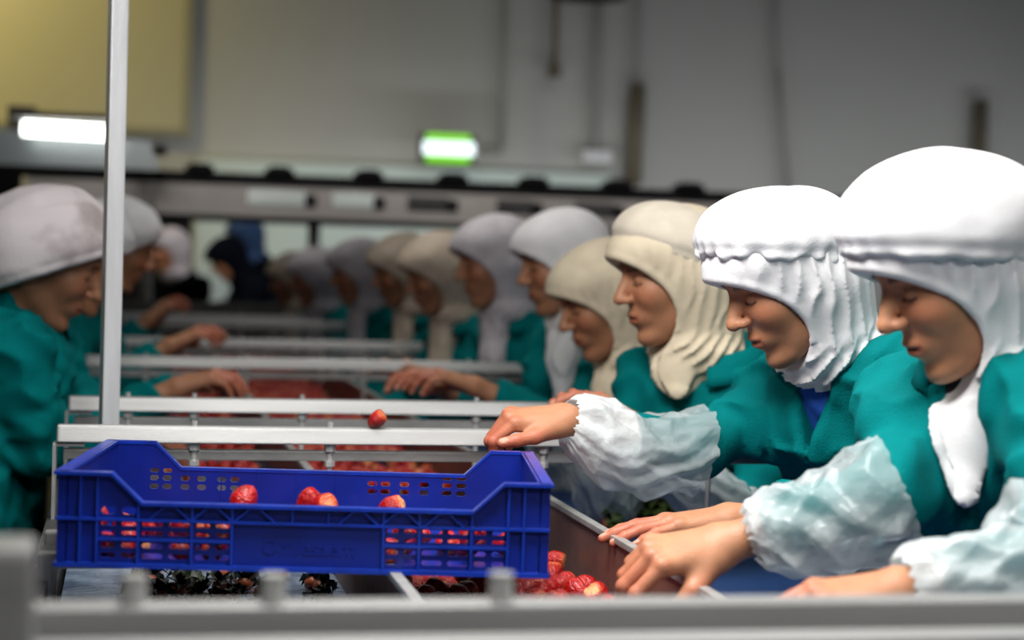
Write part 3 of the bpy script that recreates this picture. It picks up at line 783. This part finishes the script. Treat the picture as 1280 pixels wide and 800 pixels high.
    cq = [(i * nv + k, (i + 1) * nv + k, (i + 1) * nv + k + 1, i * nv + k + 1) for i in range(nu - 1) for k in range(nv - 1)]
    co = link('collar', np_mesh('collar', np.array(cv) - base, np.array(cq)), MT[coat], jk)
    so = co.modifiers.new('s', 'SOLIDIFY'); so.thickness = .005; so.offset = 0
    if shirt:
        def fs_(P):
            q = (P - nb.astype(f32)) @ TFa * np.array([1, .72, 1], f32); s72 = np.array([1, .72, 1])
            pl = (pel - nb) @ T2; ch = pl * .30 + np.array([.025, 0, 0])
            d = cap(q, np.array([.015, 0, -.06]), ch * s72, .084, .104)
            return smin(d, cap(q, ch * s72, pl * .7 * s72, .104, .106), .03) - fold(P, seed + 3) * .5
        V, Q = nets(fs_, nb - .24 - up * .25, nb + .24, .01); link('shirt', np_mesh('shirt', V - base, Q), MT[shirt], root, label='shirt showing in the coat opening')
    if apron:
        b = MB(); b.box(-.006, .006, -.16, .16, -.30, .0, T2, tuple(pel + tf * .142 + up * .10 - base)); b.build('apron', MT['navy'], root, bevel=.004)
    # --- trousers and shoes
    for sg in (-1, 1):
        hip = pel + tl * .085 * sg - base
        b = MB(); b.tube((hip[0], hip[1], .72), (hip[0], hip[1], .07), .095, .07, 14); b.build('trouser_leg', MT['cloth_dark'], root, smooth=True)
        me = nets(lambda P: np.maximum(smin(ell(P, (.02, 0, .035), (.06, .045, .055)), ell(P, (.09, 0, .025), (.075, .045, .04)), .03), -P[:, 2] + .002), (-.06, -.06, -.005), (.18, .06, .11), .012)
        link('shoe', np_mesh('shoe', me[0] @ TF.T + np.array([hip[0], hip[1], 0]), me[1]), MT['shoe'], root)
    # --- scarf
    hsc = (.0034 if res <= 1 else .0045) if fine else .0075
    rv = np.random.RandomState(seed + 40)
    if scarf:
        fo_ = face_open
        dl = None if drape is None else (np.asarray(drape, float) - head) @ R / hs
        nbl = nl
        def fsn(q):
            d = smin(ell(q, (-.014, 0, .030), (.117, .094, .094)), ell(q, (.016, 0, .058), (.098, .088, .054)), .03)
            d = smin(d, cap(q, (-.035, 0, -.02), nbl * .62, .088, .078), .04)                 # falls behind the neck
            d = smin(d, cap(q, (-.022, 0, -.03), (-.014, 0, -.105), .082, .070), .02)
            s1 = (q[:, 0] * 250 + q[:, 2] * 70 + 2.6 * wnoise(q, .12, seed + 11, 2))
            ridg = 1 - 2 * np.abs(np.sin(s1 * .5))
            wgt = np.clip((.075 - q[:, 2]) / .06, 0, 1) * np.clip((np.abs(q[:, 1]) - .02) / .04, .15, 1)
            cut = smax(-(.746 * q[:, 0] - .667 * q[:, 2] - fo_), ell(q, (.100, 0, -.045), (.086, .098, .100)), .03)
            d = d - (.0032 if res <= 1 else .0022) * ridg * wgt * np.clip((cut - .008) / .022, 0, 1)
            # neck wrap with slanted bands
            nk = nbl * .36 + np.array([.004, 0, -.082])
            qn = q - nk.astype(f32)
            dw = ell(qn, (0, 0, 0), (.094, .088, .062), Ry(math.radians(-28)))
            s2 = qn[:, 2] * 260 + qn[:, 0] * 170 + np.abs(qn[:, 1]) * 40 + 2.2 * wnoise(q, .10, seed + 17, 2)
            dw = dw - (.0062 if res <= 1 else .0045) * (1 - 2 * np.abs(np.sin(s2 * .5)))
            d = smin(d, dw, .012)
            if dl is not None:
                mid = nk * .55 + dl * .45 + np.array([.02, 0, 0])
                s3 = q @ np.array([90, 230, 60], f32) + 1.5 * wnoise(q, .09, seed + 23, 2)
                dd = smin(cap(q, nk + np.array([.03, 0, -.01]), mid, .062, .044), cap(q, mid, dl, .044, .016), .02) - .0045 * (1 - 2 * np.abs(np.sin(s3 * .5)))
                d = smin(d, dd, .012)
            # face opening
            rimw = np.exp(-((cut - .007) / .007) ** 2) * (q[:, 2] > -.10)
            d = d - .0030 * rimw
            d = smax(d, -cut, .004)
            d = smax(d, -(head_sdf(q) - .002), .002)
            return d
        ptsl = np.array([[-.15, -.12, -.12], [.15, .12, .15], nbl * .5 + .13, nbl * .5 - .13, np.array([0, 0, -.26])] + ([dl + .05, dl - .05] if dl is not None else []))
        V, Q = nets(fsn, ptsl.min(0), ptsl.max(0), hsc / hs)
        link('headscarf', np_mesh('headscarf', V * hs @ R.T + head - base, Q), MT[scarf], root)
    # --- cap
    if capspec:
        (cx, cz, rx, ry, rz_, tilt, brim, ruff) = capspec
        CT = Ry(math.radians(tilt))
        def fcp(q):
            p_ = (q - np.array([cx, 0, cz], f32)) @ CT.astype(f32)
            ang = np.arctan2(p_[:, 1] / ry, p_[:, 0] / rx)
            d = ell(p_, (0, 0, 0), (rx, ry, rz_))
            d = d - (.0022 if ruff > .15 else .006) * wnoise(p_, .12, seed + 31, 2) - .0028 * np.sin(ang * 23 + 3 * np.sin(ang * 3)) * np.exp(-((p_[:, 2] - brim) / .022) ** 2) * ruff
            wob = .004 * np.sin(ang * 9 + seed) * ruff + .0025 * np.sin(ang * 21) * ruff
            band = np.exp(-((p_[:, 2] - brim - .012) / .008) ** 2)
            d = d + .004 * band * (1 if ruff else 0)
            d = smax(d, brim + wob - p_[:, 2], .010)
            d = smax(d, -(head_sdf(q) - .004), .002)
            return d
        V, Q = nets(fcp, (cx - .17, -.15, cz - .16), (cx + .17, .15, cz + .17), hsc / hs)
        link('hair_cap', np_mesh('hair_cap', V * hs @ R.T + head - base, Q), MT[capm], root)
    # --- plastic oversleeves
    for (E_, W, side_, S) in ((EL, WL, 'L', SLd), (ER, WR, 'R', SRd)):
        if side_ not in covers: continue
        c = covers[side_]
        pts = [W + (E_ - W) * c.get('a', .03), E_ * .5 + W * .5, E_ + (W - E_) * .15, E_ + (S - E_) * c.get('b', .12)]
        V, Q, op = sleeve_tube(pts, c['r'], 90 if fine else 24, 110 if fine else 24, seed + 3, c.get('amp', .12), c['o'], .3, c.get('sag', .22))
        o = link('sleeve_cover', np_mesh('sleeve_cover', V - base, Q, True, None, ('opac', op)), MT['film'], root, label='crinkled translucent plastic sleeve cover')
    return root

# the two workers beside the crate
CAPBIG = (-.008, .040, .138, .116, .100, -29, -.034, .35)
h1 = PY(1196, 331, 2.05)
person('person in teal coat, white cap and plastic sleeves picking berries beside the near rack', h1, 180, 29, 0, tyaw=216, hs=1.01,
       scarf='scarfw', capspec=CAPBIG, nb=PY(1262, 452, 2.10), pel=PY(1262, 452, 2.10) * np.array([1, 1, 0]) + np.array([.21, .06, .88]),
       SLd=PY(1318, 505, 1.95), SRd=PY(1140, 500, 2.26), EL=PY(1330, 700, 1.80), ER=PY(1118, 612, 2.06), WL=PY(1120, 738, 1.80), WR=PY(900, 682, 2.14),
       handL=dict(fwd=(-1, .0, -.12), dorsal=(0, -.2, 1), pose=RELAX),
       handR=dict(fwd=PY(812, 696, 2.13) - PY(900, 682, 2.14), dorsal=(-.05, -.45, 1), pose=PICK, scale=1.05, red=.5),
       covers=dict(R=dict(r=[(0, .036), (.05, .050), (.2, .062), (.55, .068), (.9, .074), (1, .074)], o=[(0, .92), (.15, .66), (.35, .42), (1, .36)], amp=.13, a=.18, b=.03),
                   L=dict(r=[(0, .036), (.1, .055), (.5, .066), (1, .075)], o=[(0, .92), (.2, .62), (1, .42)], amp=.12, a=.04, b=.2)),
       face_open=.045, drape=PY(1207, 618, 2.02), shirt='cloth_dark', res=1.0, seed=3, apron=True, skin=1.0, sleeve_end=(.9, .85), vneck=.22, lowfold=1.7)
h2 = PY(985, 343, 2.62)
person('person in teal coat, white ruffled cap and blue shirt reaching for the crate rim', h2, 182, 31, 0, tyaw=216, hs=1.0,
       scarf='scarfw', capspec=(-.008, .048, .130, .110, .086, -31, -.024, 1.0), nb=PY(1062, 440, 2.70), pel=PY(1062, 440, 2.72) * np.array([1, 1, 0]) + np.array([.19, .06, .88]),
       SLd=PY(1128, 470, 2.55), SRd=PY(985, 490, 2.85), EL=PY(1130, 640, 2.45), ER=PY(872, 562, 2.78), WL=PY(908, 650, 2.48), WR=PY(703, 524, 2.735),
       handL=dict(fwd=PY(823, 656, 2.49) - PY(908, 650, 2.48), dorsal=(0, .05, 1), pose=FLAT, red=.7),
       handR=dict(fwd=PY(640, 524, 2.73) - PY(703, 524, 2.735), dorsal=(.0, -.30, 1), pose=GRIP, red=.8),
       covers=dict(R=dict(r=[(0, .036), (.05, .050), (.2, .064), (.45, .067), (.8, .070), (1, .072)], o=[(0, .95), (.35, .82), (.5, .48), (1, .40)], amp=.13, a=.04, b=.0, sag=.40)),
       face_open=.045, drape=None, shirt='shirt', res=1.0, seed=12, skin=1.0, sleeve_end=(.95, .6), vneck=.16, lowfold=1.7)

# the row of workers beyond them
def rower(label, hx, hy, Y, pit, scarf, capm, seed, res, hyaw=180, hs=1.0, X=None, dr=(30, 110), tyaw=200, hand=None, capspec=None, cov=False, **k):
    h = PY(hx, hy, Y); kw = {}
    if dr: kw['drape'] = h + np.array([-.00, -.05, -dr[1] / 2300 * Y])
    if hand is not None:
        kw['WL'] = PY(hand[0], hand[1], hand[2]); kw['WR'] = kw['WL'] + np.array([-.06, .14, -.01])
    if cov: kw['covers'] = {s: dict(r=[(0, .034), (.1, .05), (.6, .06), (1, .066)], o=[(0, .95), (1, .6)]) for s in 'LR'}
    return person(label, h, hyaw, pit, 0, tyaw=tyaw, hs=hs, scarf=scarf, capm=capm, capspec=capspec, seed=seed, res=res, skin=.85, lowfold=1.3,
                  group='workers along the far side of the line', **kw, **k)
NET = (-.014, .042, .126, .104, .084, -30, -.024, .2)
rower('person in teal coat with pale cap net over a cream scarf', 842, 342, 3.22, 14, 'scarfc', 'net', 21, 1.3, hyaw=184, dr=(0, 150), tyaw=214, capspec=NET, hand=(800, 535, 3.04), cov=True)
rower('person in teal coat bowing her head in a plain cream scarf', 756, 372, 3.84, 24, 'scarfc', 'net', 22, 1.4, hyaw=186, dr=(0, 160), tyaw=206, hand=(735, 545, 3.66), capspec=None, cov=True)
rower('person in teal coat with a tall white scarf looking down at the line', 702, 326, 4.30, 16, 'scarfw', 'white', 23, 1.6, hyaw=186, dr=(0, 180), tyaw=204, hand=(592, 482, 4.15))
rower('person in teal coat with a white scarf end hanging over her chest', 618, 325, 4.95, 14, 'scarfg', 'white', 24, 1.6, hyaw=188, dr=(0, 190), tyaw=204, hand=(545, 470, 4.85))
rower('person in dark teal coat with a beige scarf bent low over the line', 548, 340, 5.65, 20, 'scarfb', 'net', 25, 1.9, hyaw=188, dr=(0, 190), tyaw=200)
rower('person in dark teal coat with a tan scarf, half hidden behind a beige one', 503, 336, 6.3, 18, 'scarfb', 'net', 26, 1.9, hyaw=188, dr=(0, 180), tyaw=200)
rower('person in dark teal coat with a grey and violet scarf', 447, 338, 7.1, 16, 'scarfg', 'white', 27, 1.9, hyaw=188, dr=(0, 180), tyaw=200)
rower('person in dark teal coat with a dim pinkish scarf before the pale wall panel', 393, 345, 8.0, 16, 'scarfg', 'white', 28, 1.9, hyaw=188, dr=(0, 170), tyaw=200)
rower('person in dark teal coat with a brown scarf at the far end of the line', 366, 347, 8.9, 16, 'scarfb', 'white', 29, 1.9, hyaw=188, dr=(0, 170), tyaw=200)

# workers on the near-wall side
CAPL = (-.020, .008, .142, .128, .120, -46, -.050, .12)
h = PY(62, 322, 3.72)
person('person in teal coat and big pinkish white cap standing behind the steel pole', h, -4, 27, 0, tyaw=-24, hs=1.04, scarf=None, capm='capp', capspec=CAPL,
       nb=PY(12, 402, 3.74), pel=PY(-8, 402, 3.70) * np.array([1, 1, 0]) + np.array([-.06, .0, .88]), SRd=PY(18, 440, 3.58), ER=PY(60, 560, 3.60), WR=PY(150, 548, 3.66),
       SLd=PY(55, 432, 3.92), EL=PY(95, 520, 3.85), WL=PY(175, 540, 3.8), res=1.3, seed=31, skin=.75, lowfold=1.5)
def leftie(label, hx, hy, Y, seed, hand, res=1.9, scarf=None, capm='white', capspec=CAPL, **k):
    h = PY(hx, hy, Y); WR_ = PY(hand[0], hand[1], hand[2])
    return person(label, h, 0, 24, 0, tyaw=-15, scarf=scarf, capm=capm, capspec=capspec, res=res, seed=seed, WR=WR_, WL=WR_ + np.array([.03, .14, 0]), group='workers along the wall side of the line', **k)
leftie('person in teal coat hidden behind the big pinkish cap, hands on the line', 100, 322, 4.45, 32, (222, 484, 4.30), 1.6)
leftie('person in teal coat with a violet-shadowed white cap just past the pole', 148, 305, 5.4, 33, (212, 432, 5.3), 1.9)
leftie('person in teal coat working behind the violet-shadowed cap', 150, 312, 6.6, 34, (185, 400, 6.5), 1.9)

# ------------------------------------------------------------------ far people facing the line end
person('person in dark clothes with an open white hood beside the black cabinet', PY(212, 312, 10.6), 215, 8, 0, scarf='scarfg', capspec=None, coat='blackcloth', res=1.9, seed=41, has_hands=False, lean=.05)
person('person in black clothes and black headscarf bending before the pale wall panel', PY(283, 322, 11.0), 190, 35, 0, scarf='blackcloth', capspec=None, coat='blackcloth', res=1.9, seed=42, has_hands=False, lean=.2)
person('person in black clothes with a blue headscarf before the pale wall panel', PY(306, 296, 11.5), 200, 12, 0, scarf='bluecloth', capspec=None, coat='blackcloth', res=1.9, seed=43, has_hands=False, lean=.05)

# ------------------------------------------------------------------ overhead gantry in front of the wall
YG = 9.8
pa = PY(34, 206, YG); pb = PY(1072, 246, YG)
gz = (pa[2] + pb[2]) / 2; gx0, gx1 = pa[0], pb[0]
g = empty('machine_gantry', ((gx0 + gx1) / 2, YG, 0), 'long grey machine gantry with slots and black clamps spanning the hall', 'gantry')
gl = np.array([(gx0 + gx1) / 2, YG, 0])
def gpart(b, nm, m, **k): o = b.build(nm, m, g, **k); o.location = tuple(-gl); return o
zb = gz - .255
b = MB(); b.box(gx0, gx1, YG, YG + .12, gz - .045, gz); gpart(b, 'top_rail', MT['black'])
b = MB(); b.box(gx0, gx1, YG + .02, YG + .10, zb + .03, gz - .045); pnl = gpart(b, 'side_panel', MT['grey'])
b = MB(); b.box(gx0, gx1, YG - .02, YG + .12, zb - .005, zb + .03); gpart(b, 'bottom_rail', MT['black'])
for i, px in enumerate((250, 350, 462, 568, 670, 775, 865)):
    x = PY(px, 215, YG)[0]; b = MB(); b.box(x - .075, x + .075, YG - .02, YG + .14, gz - .01, gz + .03); b.box(x - .05, x + .05, YG - .02, YG + .14, gz + .03, gz + .045); gpart(b, 'clamp', MT['black'], bevel=.008)
for x0_, x1_, dark in ((310, 384, 0), (416, 470, 0), (510, 562, 1), (622, 668, 1), (720, 770, 1), (820, 870, 1)):
    a, c = PY(x0_, 240, YG)[0], PY(x1_, 240, YG)[0]
    b = MB(); b.box(a, c, YG + .012, YG + .03, gz - .165, gz - .085); b.build('slot', MT['darksteel'] if dark else MT['pale'], pnl, bevel=.01)
    b = MB(); b.box(c - .01, c + .05, YG + .008, YG + .03, gz - .16, gz - .10); b.build('latch', MT['black'], pnl)
for px in (185, 395, 590, 900, 1060):
    x = PY(px, 240, YG)[0]; b = MB(); b.box(x - .03, x + .03, YG + .03, YG + .09, 0, zb); gpart(b, 'leg', MT['darksteel'])
# lower dark beam under the gantry at the end of the line
a = PY(120, 375, 9.5); c = PY(700, 390, 9.5)
b = MB(); b.box(a[0], c[0], 9.45, 9.55, a[2] - .12, a[2]); b.box(a[0], a[0] + .06, 9.47, 9.53, 0, a[2] - .1); b.box(c[0] - .06, c[0], 9.47, 9.53, 0, a[2] - .1)
b.build('guard_rail', MT['darksteel'], label='low dark steel guard rail across the end of the line', cat='rail')

# fluorescent luminaire over the wall side, with its hood
Yl = 8.6
a, c = PY(28, 160, Yl), PY(205, 168, Yl)
lm = empty('fluorescent_lamp', tuple((a + c) / 2), 'lit white fluorescent tube lamp above a grey hood', 'lamp'); o3 = (a + c) / 2
b = MB(); b.tube(a - o3, PY(150, 167, Yl) - o3, .034, n=14); b.build('tube', MT['tubeE'], lm, smooth=True)
b = MB(); b.box(a[0] - .05 - o3[0], PY(150, 167, Yl)[0] - o3[0], -.05, .05, .045, .075); b.build('housing', MT['grey'], lm, bevel=.006)
for px in (34, 146):
    x = PY(px, 150, Yl)[0] - o3[0]; b = MB(); b.box(x - .01, x + .01, .04, .45, .05, .07); b.build('bracket', MT['cable'], lm)
Yh = 9.0
a, c = PY(-60, 150, Yh), PY(200, 208, Yh)
b = MB(); cz = (a[2] + c[2]) / 2
b.prism([(a[0], c[2] - .02), (c[0], c[2] - .02), (c[0] - .05, a[2] - .06), (a[0], a[2] - .02)], Yh, Yh + .35)
hood = b.build('machine_hood', MT['glass'], label='grey machine hood behind the lit fluorescent tube', cat='machine')
b = MB(); b.box(a[0], c[0] + .02, Yh - .02, Yh + .37, c[2] - .06, c[2] - .02); b.box(a[0], PY(28, 200, Yh)[0], Yh - .03, Yh, .2, c[2] - .03); b.build('hood_base', MT['black'], hood)
b = MB(); x = PY(25, 136, Yh)
b.box(x[0] - .06, x[0] + .07, Yh + .05, Yh + .2, a[2] - .03, x[2] + .02); b.build('warning_light', MT['brown'], hood, bevel=.01)
# short T post
p = PY(190, 188, 9.66)
tp = empty('machine_stand', (p[0], 9.66, 0), 'short steel stand with a dark head below the lit tube', 'stand')
b = MB(); b.tube((0, 0, 0), (0, 0, p[2]), .018, n=10); b.build('post', MT['steel2'], tp)
b = MB(); b.box(-.075, .075, -.04, .04, p[2] - .025, p[2] + .025); b.build('head', MT['black'], tp, bevel=.012)

# lit sign and the conduits on the back wall
a, c = PY(526, 166, 12.5), PY(594, 205, 12.5); o3 = (a + c) / 2
sg = empty('exit_sign', tuple(o3), 'glowing white and green emergency sign high on the grey wall', 'sign')
wx, wz = (c[0] - a[0]) / 2, (a[2] - c[2]) / 2
b = MB(); b.box(-wx, wx, 0, .10, -wz, wz); b.build('housing', MT['darksteel'], sg, bevel=.01)
b = MB(); b.box(-wx + .02, wx - .01, -.012, .0, -wz * .46, wz * .46); b.build('face', MT['exitE'], sg)
for s in (-1, 1):
    b = MB(); b.box(-wx + .04, wx - .04, -.010, .0, min(s * wz * .48, s * wz * .98), max(s * wz * .48, s * wz * .98)); b.build('green_strip', MT['exitG'], sg)
b = MB(); b.box(-.03, .03, .10, .47, -.03, .03); b.build('bracket', MT['cable'], sg)
def conduit(pts, r, label, m='cable', name='conduit', Y=12.90):
    P_ = [PY(x, y, Y) for x, y in pts]; P_ = [np.array([q[0], Y, q[2]]) for q in P_]; o = empty(name, tuple(P_[-1]), label, 'conduit'); o3 = P_[-1]
    b = MB(); b.path([tuple(q - o3) for q in P_], r); b.build('pipe', MT[m], o, smooth=True); return o, o3
conduit([(632, -60), (627, 188), (600, 190)], .022, 'thin grey conduit bending to the lit sign')
o, q = conduit([(697, -60), (693, 88)], .024, 'short conduit ending in a dark sensor', 'brown'); b = MB(); b.box(-.05, .04, -.06, .03, -.05, .03); b.build('sensor', MT['brown'], o, bevel=.012)
o, q = conduit([(750, -60), (744, 190)], .030, 'conduit ending in a small white fitting'); b = MB(); b.box(-.11, .11, -.08, .03, -.08, .01); b.build('fitting', MT['whiteplastic'], o, bevel=.025, seg=3)
conduit([(797, -60), (796, 110)], .022, 'thin conduit above the thick brown downpipe')
conduit([(797, 106), (791, 232)], .062, 'thick brown downpipe beside the white fitting', 'brown', 'downpipe')
conduit([(967, -60), (972, 90), (985, 236)], .022, 'slack cable hanging on the bare grey wall', 'cable', 'wall_cable')
conduit([(1226, 126), (1222, 260)], .058, 'thick brown downpipe behind the near white cap', 'brown', 'downpipe')
p = PY(735, -3, 11.5)
hp = empty('pendant_lamp', tuple(p), 'dark pendant lamp shade hanging high before the grey wall', 'lamp')
b = MB(); b.tube((0, 0, 0), (0, 0, .16), .26, .10, 20); b.build('shade', MT['black'], hp)
b = MB(); b.tube((0, 0, .15), (0, 0, 2.0), .012, n=8); b.build('cord', MT['cable'], hp)
